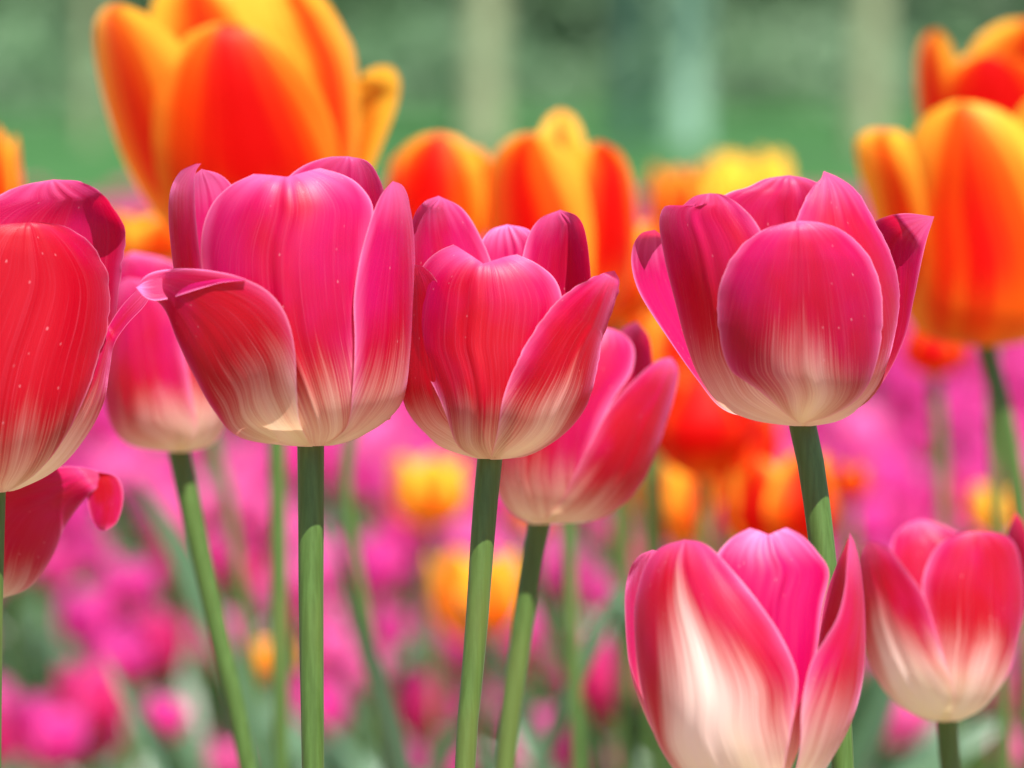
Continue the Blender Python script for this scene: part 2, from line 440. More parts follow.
def leaf_cloud(name, centers, n, size, mat, seed=1):
    """many small bent leaf-sized faces spread through ellipsoids: centers = (x,y,z,rx,ry,rz)"""
    g = np.random.default_rng(seed); vs = []; fs = []
    cs = np.array(centers, float); vol = cs[:, 3] * cs[:, 4] * cs[:, 5]; pick = g.choice(len(cs), n, p=vol / vol.sum())
    dirs = g.normal(size=(n, 3)); dirs /= np.linalg.norm(dirs, axis=1)[:, None]
    rad = g.uniform(0.35, 1, n) ** 0.5
    pos = cs[pick, :3] + dirs * rad[:, None] * cs[pick, 3:]
    a = g.normal(size=(n, 3)); a /= np.linalg.norm(a, axis=1)[:, None]
    b = np.cross(a, g.normal(size=(n, 3))); b /= np.linalg.norm(b, axis=1)[:, None]
    sz = size * g.uniform(0.6, 1.3, n)[:, None]
    V = np.stack([pos - a * sz, pos + b * sz * 0.5, pos + a * sz, pos - b * sz * 0.5], 1).reshape(-1, 3)
    Fc = np.arange(4 * n).reshape(n, 4)
    me = bpy.data.meshes.new(name); me.from_pydata(V.tolist(), [], Fc.tolist()); me.materials.append(mat)
    return me


def foliage_mat(name, c1, c2, tr):
    s = NT(name); g = s.n('ShaderNodeNewGeometry'); tc = s.n('ShaderNodeTexCoord')
    b = s.noise(tc.outputs['Object'], 0.5, 3)
    col = s.mix(g.outputs['Random Per Island'], c1, c2); col = s.mix(s.smooth(b, 0.4, 0.6, 0, 0.5), col, tr)
    return s.leafy(col, tr, 0.38, 0.8, spec=0.15)


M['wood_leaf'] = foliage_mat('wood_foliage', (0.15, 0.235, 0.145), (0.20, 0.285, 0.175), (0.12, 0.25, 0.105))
g_ = random.Random(4)
cl = []
for i in range(120):
    x = -36 + i * 0.6 + g_.uniform(-0.3, 0.3); y = 60 + g_.uniform(-1, 2); hgt = g_.uniform(3.0, 4.5)
    cl.append((x, y, hgt * 0.5, g_.uniform(1.0, 1.8), g_.uniform(1.0, 2.0), hgt * 0.55))
    lw = g_.uniform(0.15, 0.9); cl.append((x * 0.8, y - g_.uniform(3, 16), lw * 0.6, g_.uniform(0.5, 1.2), g_.uniform(0.6, 1.6), lw))
wood = link('woodland', leaf_cloud('woodland', cl, 150000, 0.17, M['wood_leaf'], 3))
tag(wood, kind='stuff', label='blurred grey-green mass of bushes along the far edge of the lawn', cat='woodland')


def bark(name, c1, c2):
    s = NT(name); tc = s.n('ShaderNodeTexCoord')
    mp = s.n('ShaderNodeMapping'); s.t.links.new(tc.outputs['Object'], mp.inputs[0]); mp.inputs['Scale'].default_value = (6, 6, 1.5)
    a = s.noise(mp.outputs[0], 1.5, 6, 0.65)
    p = s.n('ShaderNodeBsdfPrincipled'); s.set(p.inputs['Base Color'], s.mix(s.smooth(a, 0.35, 0.65), c1, c2)); p.inputs['Roughness'].default_value = 0.85
    s.t.links.new(s.bump(a, 0.7, 0.02), p.inputs['Normal'])
    o = s.n('ShaderNodeOutputMaterial'); s.t.links.new(p.outputs[0], o.inputs[0]); return s.m


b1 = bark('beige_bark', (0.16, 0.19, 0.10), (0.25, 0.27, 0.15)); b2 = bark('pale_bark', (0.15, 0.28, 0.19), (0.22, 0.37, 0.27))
for (px, D, wd, bm_, lab) in ((90, 32, 0.12, b1, 'blurred faint beige trunk beyond the lawn left of the big orange tulip'),
                              (482, 28, 0.24, b1, 'blurred beige trunk beyond the lawn between the big orange tulip and the orange trio'),
                              (630, 30, 0.16, b2, 'blurred narrow pale bluish trunk, left one of the close pair at centre'),
                              (686, 29, 0.25, b2, 'blurred wide pale bluish trunk, right one of the close pair at centre'),
                              (868, 28, 0.22, b1, 'blurred beige trunk beyond the lawn left of the upper right orange tulips')):
    q = P(px, 60, D); tr = thing('tree', (q.x, q.y, 0), lab, 'tree', 'trees beyond the lawn')
    rr = wd / 2
    link('trunk', tube_mesh('trunk', [(0, 0, -0.02), (0.0, 0, 0.3), (0.02, 0, 1.2), (0, 0.03, 2.4), (0.06, 0, 4.0)], [rr * 1.25, rr * 1.05, rr, rr * 0.9, rr * 0.6], bm_, 14, 20), tr)
    link('crown', leaf_cloud('crown', [(0, 0, 4.3, 1.1, 1.1, 0.9), (0.6, 0.2, 4.9, 0.8, 0.8, 0.7), (-0.6, -0.1, 5.0, 0.9, 0.8, 0.7)], 2500, 0.07, M['wood_leaf'], int(px)), tr)


# ------------------------------------------------------------------ the bed of short tulips behind
def bed_head(seed, mat, w=0.045, h=0.052, nr=9, nc=6, openn=0.0):
    rnd = random.Random(seed); Vs = []; PU = []; PV = []; FS = []; SD = []
    for i in range(6):
        k = 1.0 if i % 2 == 0 else 0.88; hh = h * rnd.uniform(0.88, 1.08); fl = openn + rnd.uniform(-0.1, 0.3); o = len(Vs); sdv = rnd.uniform(0, 9)
        for a in range(nr):
            v = 1 - (1 - a / (nr - 1)) ** 1.25
            Rv = w / 2 * (math.sin(min(1, v * 1.75) * math.pi / 2) ** 0.65) * (1 - (0.3 - fl) * max(0, v - 0.4) * 1.5) * k
            hw = 0.75 * math.sin(math.pi * (v * 0.62 + 0.15)) ** 0.6 * max(0.0, 1 - v ** 6) ** 0.5
            for b in range(nc):
                ca = 2 * b / (nc - 1) - 1; ang = i * math.pi / 3 + ca * hw
                Vs.append((Rv * math.cos(ang), Rv * math.sin(ang), hh * v ** 1.1)); PU.append(b / (nc - 1)); PV.append(v); SD.append(sdv)
        for a in range(nr - 1):
            for b in range(nc - 1):
                q = o + a * nc + b; FS.append((q, q + 1, q + nc + 1, q + nc))
    return np.array(Vs), FS, PU, PV, SD


def raw_mesh(name, Vs, FS, PU, PV, SD, mat, cream=0.05, mag=0.0):
    me = bpy.data.meshes.new(name); me.from_pydata([tuple(v) for v in Vs], [], FS)
    for k, a in (('pu', PU), ('pv', PV), ('pseed', SD), ('pcream', [cream] * len(Vs)), ('pflame', [0] * len(Vs)), ('pmag', [mag] * len(Vs))):
        at = me.attributes.new(k, 'FLOAT', 'POINT'); at.data.foreach_set('value', np.array(a, np.float32))
    me.materials.append(mat); me.polygons.foreach_set('use_smooth', [True] * len(me.polygons)); return me


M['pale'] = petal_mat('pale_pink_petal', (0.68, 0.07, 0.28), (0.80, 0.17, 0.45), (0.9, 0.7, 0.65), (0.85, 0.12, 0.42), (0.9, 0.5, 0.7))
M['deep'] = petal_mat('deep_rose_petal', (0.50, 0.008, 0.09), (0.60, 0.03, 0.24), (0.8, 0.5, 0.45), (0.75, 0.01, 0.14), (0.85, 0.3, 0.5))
protos = []
for i in range(6):
    hm = raw_mesh('bloom', *bed_head(i + 3, None, 0.043 + 0.003 * (i % 3), 0.05, openn=0.05 * (i % 3)), M[('magenta', 'pale', 'magenta', 'deep', 'pale', 'magenta')[i]], 0.02 + 0.04 * (i % 2), 0.1 * (i % 3))
    hgt = 0.19 + 0.012 * i
    sm = tube_mesh('stem', [(0.01 * math.sin(i), 0.01 * math.cos(i), 0), (0.006, 0, hgt * 0.5), (0, 0, hgt)], [0.004, 0.0032, 0.003], M['stem'], 8, 8)
    lv = [leaf_mesh('leaf', (0, 0, 0.005), i * 1.1 + 2.2 * k, 0.19 + 0.015 * ((i + k) % 3), 0.036, R_(74), R_(35 + 12 * ((i + k) % 4)), i + k * 0.3, None, 10, 5) for k in range(3)]
    protos.append((hm, sm, lv, hgt))
rb = random.Random(77)
spots = []
y = 2.3
while y < 11.5:
    dens = 150 if y < 3.2 else (145 if y < 6 else 75)
    dy = 0.10 if y < 6 else 0.14
    hw_ = 0.1335 * y + 0.10
    cnt = int(dens * dy * 2 * hw_)
    for k in range(cnt): spots.append((rb.uniform(-hw_, hw_), y + rb.uniform(0, dy)))
    y += dy
spots.sort(key=lambda q: q[1])
stuff = [q for q in spots[300:]]
for k in range(2600):
    yy = rb.uniform(2.3, 11.5); hw_ = 0.1335 * yy + 0.10; stuff.append((rb.choice((-1, 1)) * (hw_ + rb.uniform(0, 2.2)), yy))
BEDLAB = 'short magenta tulip blurred in the dense pink bed behind the tall tulips'
for i, (x, yy) in enumerate(spots[:300]):
    hm, sm, lv, hgt = protos[rb.randrange(6)]
    e = link('short_tulip', None, None, (x, yy, 0)); e.rotation_euler = (rb.uniform(-0.08, 0.08), rb.uniform(-0.08, 0.08), rb.uniform(0, 6.28)); sc = rb.uniform(0.85, 1.15); e.scale = (sc, sc, sc)
    bs = (0.82 if yy < 3.4 else 1.0) * rb.uniform(0.7, 1.3)
    e.empty_display_size = 0.02
    tag(e, BEDLAB, 'tulip', 'short pink tulips in the bed behind')
    h_ = link('bloom', hm, e); h_.location = (0, 0, hgt); h_.scale = (bs, bs, bs)
    link('stem', sm, e)
    for l_ in lv: link('leaf', l_, e)
# the rest of the bed, further back, as one mass
Vs = []; FS = []; PU = []; PV = []; SD = []; LV = []; LF = []; LU = []; LP = []
for i, (x, yy) in enumerate(stuff):
    hv, hf, hu, hp, hs = bed_head(i % 9, None, 0.046, 0.05, 6, 4, 0.1)
    sc = rb.uniform(0.85, 1.15); zz = (0.2 + rb.uniform(-0.01, 0.05)); o = len(PU)
    Vs.append(hv * sc + np.array([x, yy, zz])); FS += [tuple(o + k for k in f) for f in hf]; PU += hu; PV += hp; SD += hs
    for k in range(3):
        az = rb.uniform(0, 6.28); L = rb.uniform(0.15, 0.2); w_ = 0.016; ox = math.cos(az); oy = math.sin(az); b_ = len(LV)
        for q, (r_, z_, ww) in enumerate(((0, 0, 0.5), (0.03, L * 0.5, 1), (0.06, L * 0.85, 0.8), (0.09, L, 0.05))):
            for sg in (-1, 1): LV.append((x + ox * r_ - sg * oy * w_ * ww, yy + oy * r_ + sg * ox * w_ * ww, z_)); LU.append((sg + 1) / 2); LP.append(q / 3)
        for q in range(3): LF.append((b_ + 2 * q, b_ + 2 * q + 1, b_ + 2 * q + 3, b_ + 2 * q + 2))
Vs = np.concatenate(Vs)
me = raw_mesh('tulip_bed', list(Vs) + LV, FS + [tuple(len(Vs) + k for k in f) for f in LF], PU + LU, PV + LP, SD + [0] * len(LV), M['magenta'], 0.02, 0.1)
me.materials.append(M['leaf'])
me.polygons.foreach_set('material_index', [0] * len(FS) + [1] * len(LF))
tag(link('tulip_bed', me), 'far part of the pink tulip bed, reaching to the lawn', 'tulip bed', kind='stuff')


# ------------------------------------------------------------------ softly focused orange and yellow tulips behind
def soft(px, top, wd, ht, d, mat, label, rot=0.3, op=0.0, mag=0.0, seed=1, group='orange and yellow tulips behind', stem=None, name='tulip', leaves=2, cream=0.12):
    base = (px, top + ht)
    f = Flower(name, d, base, [(top, px - wd / 2, px + wd / 2), (top + ht, px - wd / 2, px + wd / 2)], label, group, stem or [(px + 4, top + ht + 120)], srad=0.0031 * F / d, mat=mat, seed=seed, leaves=leaves)
    f.generic(wd, ht * 0.97, base, rot, op, cream, mag)
    return f


f = Flower('tulip', 1.42, (265, 266), [(266, 250, 282), (258, 215, 310), (245, 180, 332), (215, 148, 345), (170, 125, 358), (120, 110, 363), (70, 102, 362), (20, 102, 350), (-20, 110, 340)],
           'largest orange tulip with deep red centre, tall behind the curled-lip pink tulip', 'orange and yellow tulips behind', [(272, 350), (277, 460), (281, 768)], 9.5, 'orange', seed=40)
f.petal([(255, 266), (205, 252), (172, 212), (157, 160), (156, 110), (165, 70), (185, 42), (208, 29), (230, 25)], [(275, 266), (320, 250), (337, 210), (339, 160), (327, 110), (306, 70), (282, 45), (255, 30), (230, 25)], mag=-0.12, nc=25, nr=36, lean=-14)
f.petal([(250, 265), (190, 245), (150, 205), (125, 160), (108, 110), (98, 60), (97, 25), (108, 8), (125, 6)], [(265, 265), (235, 200), (215, 140), (200, 80), (182, 45), (155, 20), (125, 6)], k=0.95, mag=0.22, nc=25, nr=36)
f.petal([(265, 265), (280, 200), (285, 130), (270, 60), (242, 25), (236, 0), (255, -15), (290, -18)], [(285, 265), (330, 240), (350, 190), (359, 130), (356, 70), (341, 25), (315, -8), (290, -18)], k=0.92, mag=0.32, nc=25, nr=36)
f.petal([(300, 250), (335, 180), (350, 120), (355, 85), (370, 70), (382, 66)], [(330, 250), (365, 185), (384, 140), (397, 105), (400, 82), (393, 68), (382, 66)], 'b', 0.95, mag=0.55, nc=25, nr=36)
f.petal([(210, 255), (150, 100), (150, 20), (165, -15), (195, -25)], [(290, 255), (285, 100), (260, 20), (230, -15), (195, -25)], 'b', 0.9, mag=0.15, nc=25, nr=36)
f.petal([(260, 255), (270, 120), (270, 40), (300, 10)], [(330, 250), (355, 120), (350, 40), (300, 10)], 'b', 0.85, mag=0.15, nc=25, nr=36)

f = Flower('tulip', 1.47, (987, 346), [(346, 975, 1000), (340, 935, 1040), (322, 910, 1060), (280, 903, 1070), (200, 900, 1072), (150, 890, 1070), (90, 890, 1060)],
           'broad orange tulip with yellow margins at the right edge, behind the rightmost pink one', 'orange and yellow tulips behind', [(1003, 410), (1014, 470), (1024, 560), (1030, 768)], 9, 'orange', seed=50)
f.petal([(980, 346), (935, 340), (912, 315), (905, 260), (903, 200), (907, 150), (925, 118), (950, 105), (962, 104)], [(995, 346), (1040, 335), (1060, 300), (1066, 240), (1056, 180), (1035, 140), (1005, 115), (980, 106), (962, 104)], mag=0.22, nc=25, nr=36, lean=-12)
f.petal([(965, 345), (920, 332), (897, 290), (880, 240), (868, 200), (858, 165), (857, 140), (872, 130), (885, 130)], [(985, 345), (965, 280), (945, 220), (932, 180), (917, 150), (902, 133), (885, 130)], k=0.95, mag=0.25, nc=25, nr=36)
f.petal([(990, 340), (1005, 200), (1008, 130), (1020, 100), (1035, 92)], [(1050, 330), (1082, 200), (1072, 130), (1055, 100), (1035, 92)], 'b', 0.95, mag=0.4, nc=25, nr=36)
f.petal([(940, 340), (905, 250), (905, 170), (930, 130), (950, 125)], [(1010, 340), (1020, 250), (1010, 160), (980, 130), (950, 125)], 'b', 0.9, mag=0.3, nc=25, nr=36)
f.petal([(990, 345), (1020, 280), (1025, 220), (1050, 160)], [(1010, 345), (1060, 310), (1085, 240), (1050, 160)], k=0.9, mag=0.3, nc=25, nr=36)

f = Flower('tulip', 1.62, (985, 182), [(182, 975, 996), (172, 940, 1035), (140, 925, 1048), (80, 920, 1055), (20, 925, 1060)],
           'red-orange tulip at the top right corner above the broad yellow-edged one', 'orange and yellow tulips behind', [(990, 300)], 8, 'orange', seed=60)
f.petal([(975, 182), (942, 168), (924, 130), (917, 90), (917, 55), (925, 35), (937, 30)], [(985, 182), (978, 140), (968, 100), (957, 60), (947, 38), (937, 30)], k=0.97, mag=0.12, nc=21, nr=30)
f.petal([(980, 182), (955, 155), (943, 115), (948, 80), (965, 62), (985, 55)], [(992, 182), (1030, 168), (1047, 120), (1042, 80), (1020, 60), (985, 55)], k=1, mag=-0.3, nc=21, nr=30)
f.petal([(970, 175), (965, 80), (975, 42), (1000, 22), (1025, 18)], [(1030, 175), (1075, 90), (1065, 40), (1048, 22), (1025, 18)], 'b', 0.95, mag=0.1, nc=21, nr=30)
f.petal([(950, 170), (940, 90), (960, 60), (985, 50)], [(1010, 170), (1020, 90), (1010, 60), (985, 50)], 'b', 0.9, mag=0.0, nc=21, nr=30)

f = Flower('tulip', 1.52, (555, 332), [(332, 543, 568), (322, 512, 608), (290, 495, 630), (220, 488, 636), (140, 488, 630)],
           'orange-red tulip with a tall narrow orange petal and pinkish right petal, top centre', 'orange and yellow tulips behind', [(565, 480), (578, 768)], 8, 'orange', seed=70)
f.petal([(545, 332), (510, 315), (493, 260), (488, 200), (492, 160), (510, 140), (530, 135)], [(560, 332), (585, 300), (592, 250), (588, 200), (572, 160), (550, 140), (530, 135)], mag=0.05, nc=21, nr=30, lean=-6)
f.petal([(540, 325), (528, 200), (538, 140), (549, 115), (561, 107)], [(580, 325), (592, 200), (583, 140), (573, 115), (561, 107)], 'b', 0.9, mag=0.35, nc=21, nr=30)
f.petal([(560, 332), (575, 280), (573, 200), (580, 160), (592, 145), (600, 143)], [(575, 332), (618, 310), (636, 250), (634, 190), (621, 155), (600, 143)], k=0.95, mag=-0.15, nc=21, nr=30)
f.petal([(520, 325), (500, 220), (510, 170), (530, 155)], [(560, 325), (560, 220), (550, 170), (530, 155)], 'b', 0.9, mag=0.2, nc=21, nr=30)

f = Flower('tulip', 1.55, (441, 262), [(262, 430, 452), (254, 405, 478), (230, 392, 492), (190, 388, 496), (150, 392, 492)],
           'round-topped orange tulip between the curled-lip pink tulip and the middle pink tulip', 'orange and yellow tulips behind', [(392, 330), (352, 430), (348, 510), (368, 630), (388, 768)], 7, 'orange', seed=81)
f.petal([(432, 262), (402, 250), (390, 215), (390, 180), (400, 152), (418, 138), (440, 134)], [(450, 262), (476, 245), (484, 215), (484, 180), (476, 156), (460, 139), (440, 134)], mag=-0.02, nc=21, nr=30, lean=-16)
f.petal([(445, 262), (466, 220), (468, 180), (470, 155), (478, 147)], [(455, 262), (488, 235), (497, 200), (494, 165), (478, 147)], k=0.95, mag=0.3, nc=21, nr=30)
f.petal([(432, 262), (400, 245), (386, 215), (390, 165), (402, 150)], [(440, 262), (420, 210), (412, 175), (402, 150)], k=0.95, mag=0.2, nc=21, nr=30)
f.petal([(415, 255), (392, 190), (405, 150), (438, 138)], [(465, 255), (492, 190), (475, 150), (438, 138)], 'b', 0.9, mag=0.2, nc=21, nr=30)
soft(678, 163, 62, 80, 2.1, 'orange', 'small orange tulip below the pale trunks, left of the yellow pair', 0.2, 0.1, 0.15, seed=82)
soft(729, 151, 50, 75, 2.3, 'yellow', 'small yellow tulip, left one of the yellow pair above the pink tulip at right', 0.2, 0.0, 0.55, seed=83)
soft(770, 150, 46, 75, 2.35, 'yellow', 'small yellow tulip, right one of the yellow pair above the pink tulip at right', 0.5, 0.0, 0.6, seed=84)
soft(-2, 128, 50, 110, 1.5, 'orange', 'orange tulip cut by the left edge above the leftmost pink tulip', 0.0, 0.0, 0.25, seed=85, stem=[(-20, 380), (-40, 600)])
soft(618, 208, 92, 120, 1.75, 'orange', 'orange-yellow tulip between the middle pink tulip and the right pink tulip', 0.1, 0.05, 0.1, seed=86)
soft(655, 300, 80, 110, 1.8, 'orange', 'orange tulip behind the left petals of the right pink tulip', 0.6, 0.0, 0.0, seed=87)
soft(150, 208, 100, 60, 1.8, 'orange', 'orange tulip under the left side of the largest orange tulip', 0.2, 0.2, 0.3, seed=88, stem=[(165, 350), (215, 450), (240, 580), (262, 768)])
soft(702, 362, 112, 118, 1.75, 'orange', 'deep red-orange tulip under the right pink tulip, left of its stem', 0.0, -0.05, -0.45, seed=89)
soft(782, 450, 118, 112, 1.75, 'orange', 'orange tulip with yellow top behind the stem of the right pink tulip', 0.5, 0.05, -0.05, seed=90)
soft(684, 456, 66, 92, 1.95, 'yellow', 'low yellow-orange tulip between two orange ones, above the white-flamed pink one', 0.3, 0.1, 0.0, seed=91)
soft(935, 325, 66, 52, 1.9, 'orange', 'dark orange tulip peeping out beneath the broad yellow-edged one', 0.0, 0.0, -0.3, seed=92, stem=[(940, 450), (948, 600)])
soft(850, 462, 44, 40, 2.3, 'orange', 'small red-orange tulip right of the stem of the right pink tulip', 0.0, 0.1, -0.1, seed=93)
soft(996, 484, 56, 56, 2.2, 'yellow', 'yellow tulip above the blurred pink tulip in the lower right', 0.3, 0.1, 0.3, seed=94)
soft(430, 452, 78, 78, 2.4, 'yellow', 'yellow-orange tulip left of the stem of the middle pink tulip', 0.1, 0.15, 0.15, seed=95)
soft(478, 545, 92, 100, 2.3, 'yellow', 'orange-yellow tulip crossed by the stem of the middle pink tulip', 0.4, 0.2, 0.05, seed=96)
soft(534, 490, 40, 48, 2.6, 'yellow', 'small yellow tulip under the pink tulip standing behind the middle one', 0.4, 0.1, 0.1, seed=97)
soft(270, 640, 40, 40, 2.6, 'yellow', 'small dull yellow tulip low between two stems at left', 0.4, 0.1, 0.1, seed=98)

for (px, top, wd, ht, d, mt, mg, sd_, lb) in (
        (640, 222, 96, 110, 1.95, 'orange', 0.15, 201, 'golden orange tulip deep in the gap just left of the right pink tulip'),
        (672, 318, 100, 120, 2.0, 'orange', 0.0, 202, 'orange tulip low in the gap, right of the leaning pink tulip tip'),
        (736, 400, 90, 110, 2.0, 'orange', -0.3, 203, 'dark red-orange tulip directly under the base of the right pink tulip'),
        (655, 420, 70, 100, 2.1, 'orange', 0.1, 204, 'orange tulip beneath the leaning pink tulip, at the left end of the orange mass'),
        (718, 172, 70, 90, 2.2, 'yellow', 0.2, 205, 'golden tulip half hidden by the back petals of the right pink tulip'),
        (610, 270, 70, 90, 2.0, 'orange', 0.1, 206, 'orange tulip glimpsed between the middle pink tulip and the leaning one')):
    soft(px, top, wd, ht, d, mt, lb, sd_ * 0.37, 0.08, mg, seed=sd_, leaves=1)

# taller leaves of the half-blurred tulips, reaching up into the lower part of the view
for (px, d, z0, az, L, wd, rise, droop) in ((352, 1.6, 0.20, 170, 0.30, 0.034, 84, 12), (372, 1.6, 0.18, 10, 0.30, 0.030, 86, 25), (400, 1.6, 0.16, -20, 0.28, 0.028, 76, 34),
                                            (575, 1.7, 0.2, 200, 0.28, 0.03, 84, 20), (620, 1.75, 0.18, 20, 0.28, 0.03, 78, 30), (690, 1.8, 0.16, 15, 0.27, 0.045, 66, 40),
                                            (30, 1.7, 0.2, 185, 0.30, 0.04, 84, 25), (60, 1.9, 0.12, 10, 0.33, 0.035, 78, 20), (160, 2.0, 0.1, 160, 0.32, 0.035, 80, 25),
                                            (940, 1.7, 0.18, 190, 0.28, 0.06, 80, 25), (990, 1.7, 0.2, 10, 0.28, 0.06, 82, 22), (250, 2.0, 0.12, 185, 0.30, 0.03, 80, 20)):
    q = P(px, 768, d)
    best = min((o for o in COL.objects if o.type == 'EMPTY' and o.get('group') == 'orange and yellow tulips behind'), key=lambda o: (o.location.x - q.x) ** 2 + (o.location.y - q.y) ** 2)
    b = best.location
    lf = leaf_mesh('leaf', (0, 0, z0), R_(az), L, wd, R_(rise), R_(droop), px * 0.01)
    o = link('leaf', lf, best); o.location = (0, 0, 0)

# ------------------------------------------------------------------ pink tulips, slightly out of focus
G1 = 'tall pink tulips'
f = Flower('tulip', 1.20, (178, 452), [(452, 166, 190), (446, 130, 214), (430, 112, 224), (400, 103, 232), (350, 101, 234), (290, 108, 226), (250, 118, 210)],
           'blurred pink tulip on a slanting stem, between the leftmost and curled-lip tulips', G1, [(187, 490), (204, 570), (222, 650), (248, 768)], 10, seed=100)
f.petal([(172, 452), (130, 445), (112, 425), (104, 395), (103, 350), (108, 310), (118, 285), (130, 278)], [(182, 452), (196, 430), (192, 400), (184, 350), (172, 305), (152, 284), (130, 278)], mag=0.25, cream=0.14, nc=25, nr=36)
f.petal([(176, 452), (172, 400), (165, 350), (170, 310), (185, 285), (200, 275)], [(186, 452), (214, 443), (229, 412), (233, 370), (229, 320), (220, 290), (200, 275)], k=0.95, mag=0.1, cream=0.2, nc=25, nr=36)
f.petal([(150, 445), (110, 350), (112, 290), (118, 262), (138, 250)], [(200, 445), (205, 330), (192, 280), (167, 258), (138, 250)], 'b', 0.95, mag=0.4, nc=25, nr=36)
f.petal([(170, 445), (180, 340), (185, 290), (200, 268)], [(215, 440), (236, 340), (225, 290), (200, 268)], 'b', 0.9, mag=0.2, nc=25, nr=36)

f = Flower('tulip', 1.16, (539, 524), [(524, 525, 553), (519, 508, 600), (506, 496, 620), (480, 490, 643), (440, 488, 662), (400, 492, 668), (350, 505, 665), (320, 520, 650)],
           'soft-focus pink tulip leaning right behind the middle pink tulip', G1, [(529, 580), (518, 660), (505, 768)], 10.5, seed=110)
f.petal([(532, 524), (508, 509), (494, 480), (490, 440), (500, 390), (530, 350), (565, 332), (600, 328)], [(550, 524), (572, 490), (592, 440), (612, 400), (630, 372), (632, 348), (618, 333), (600, 328)], k=0.96, mag=0.3, cream=0.10, nc=29, nr=40)
f.petal([(540, 524), (560, 500), (575, 470), (590, 440), (610, 405), (635, 378), (655, 362), (671, 357)], [(560, 524), (600, 519), (630, 498), (648, 472), (662, 435), (673, 400), (678, 372), (671, 357)], mag=0.0, cream=0.10, nc=29, nr=40)
f.petal([(590, 510), (605, 400), (610, 350), (620, 328), (633, 320)], [(640, 480), (658, 400), (652, 360), (648, 335), (633, 320)], 'b', 0.9, mag=0.2, nc=25, nr=36)
f.petal([(510, 500), (495, 430), (520, 370), (560, 340)], [(590, 500), (620, 430), (600, 370), (560, 340)], 'b', 0.9, mag=0.3, nc=25, nr=36)

f = Flower('tulip', 1.17, (948, 721), [(721, 935, 962), (716, 908, 985), (703, 893, 1000), (680, 874, 1013), (640, 862, 1020), (590, 858, 1024), (540, 862, 1022), (510, 870, 1018)],
           'blurred red-pink tulip low at the right edge with a creamy base', G1, [(950, 768), (952, 800)], 10, seed=120)
f.petal([(930, 721), (897, 703), (876, 676), (863, 640), (859, 600), (858, 565), (862, 548), (870, 543)], [(950, 721), (955, 690), (942, 650), (926, 600), (906, 570), (891, 552), (879, 545), (870, 543)], k=1, mag=-0.1, cream=0.24, flame=0.26, nc=29, nr=40)
f.petal([(940, 721), (948, 690), (940, 660), (926, 610), (923, 580), (935, 550), (955, 535), (975, 532)], [(960, 720), (985, 705), (1006, 675), (1018, 640), (1023, 600), (1019, 560), (1010, 540), (995, 533), (975, 532)], k=0.97, mag=0.0, cream=0.20, nc=29, nr=40)
f.petal([(905, 700), (890, 600), (893, 545), (905, 525), (920, 517)], [(960, 700), (988, 600), (976, 540), (955, 530), (936, 520), (920, 517)], 'b', 0.93, mag=0.1, nc=25, nr=36)
f.petal([(975, 700), (1000, 600), (1000, 545), (1008, 518), (1014, 510)], [(995, 695), (1023, 620), (1028, 560), (1023, 525), (1014, 510)], 'b', 0.96, mag=0.2, nc=25, nr=36)

f = Flower('tulip', 1.10, (-12, 600), [(600, -25, 2), (594, -55, 28), (575, -80, 46), (540, -92, 62), (500, -95, 70), (465, -90, 75)],
           'red tulip low at the left edge with one petal tip rolled over', G1, [(-10, 768)], 11, seed=130)
f.petal([(-20, 600), (-55, 590), (-78, 560), (-85, 510), (-60, 478), (-20, 474), (30, 472), (70, 468), (95, 472), (113, 481)], [(-5, 600), (28, 588), (50, 560), (63, 530), (80, 506), (96, 490), (106, 484), (113, 481)], mag=0.1, cream=0.12, lean=4, nc=29, nr=44, wave=2)
f.petal([(95, 474), (88, 485), (87, 502), (91, 520), (98, 531), (104, 533)], [(100, 474), (115, 478), (122, 490), (122, 506), (116, 524), (104, 533)], mag=0.05, cream=-1, lean=0, nc=21, nr=30, wl=0, bulge=0.7, tilt=-8)
f.petal([(-50, 590), (-85, 520), (-60, 470), (-10, 460)], [(20, 590), (55, 530), (40, 480), (-10, 460)], 'b', 0.9, mag=0.1, nc=25, nr=36)

# ------------------------------------------------------------------ pink tulips in sharp focus
# leftmost tulip
f = Flower('tulip', 1.03, (-9, 492), [(492, -21, 5), (487, -40, 28), (472, -70, 56), (440, -92, 84), (400, -104, 104), (350, -108, 110), (300, -108, 112), (240, -104, 112), (170, -95, 105)],
           'large red-pink tulip cut by the left edge, with finely toothed petal rims', G1, [(-9, 600), (-10, 768)], 12, seed=140)
f.petal([(-10, 492), (-45, 480), (-75, 440), (-88, 380), (-88, 310), (-70, 260), (-40, 236), (-5, 228), (28, 226)], [(4, 492), (34, 472), (60, 440), (81, 400), (96, 362), (106, 328), (109, 292), (103, 266), (88, 245), (66, 230), (45, 226), (28, 226)], mag=-0.4, cream=0.06, jag=3, rib=2.2, wave=1.5)
f.petal([(6, 492), (36, 450), (66, 400), (92, 356), (106, 330), (120, 308), (138, 290), (158, 276)], [(12, 491), (55, 470), (84, 438), (102, 404), (108, 372), (113, 346), (126, 326), (146, 304), (158, 278)], k=0.96, mag=0.2, cream=0.30, lean=10, curl=4, rib=1, lip=-8)
f.petal([(-50, 480), (-95, 380), (-90, 280), (-50, 215), (-10, 198), (22, 183), (52, 177)], [(50, 470), (100, 400), (115, 330), (120, 280), (126, 234), (117, 212), (100, 192), (78, 180), (52, 177)], 'b', 0.97, mag=0.15, jag=4, crease=-1, dk=0.6)
f.petal([(-30, 485), (-100, 420), (-105, 330), (-100, 260), (-92, 215), (-75, 200)], [(0, 480), (-40, 380), (-50, 300), (-55, 240), (-60, 210), (-75, 200)], 'b', 0.9, mag=0.1)

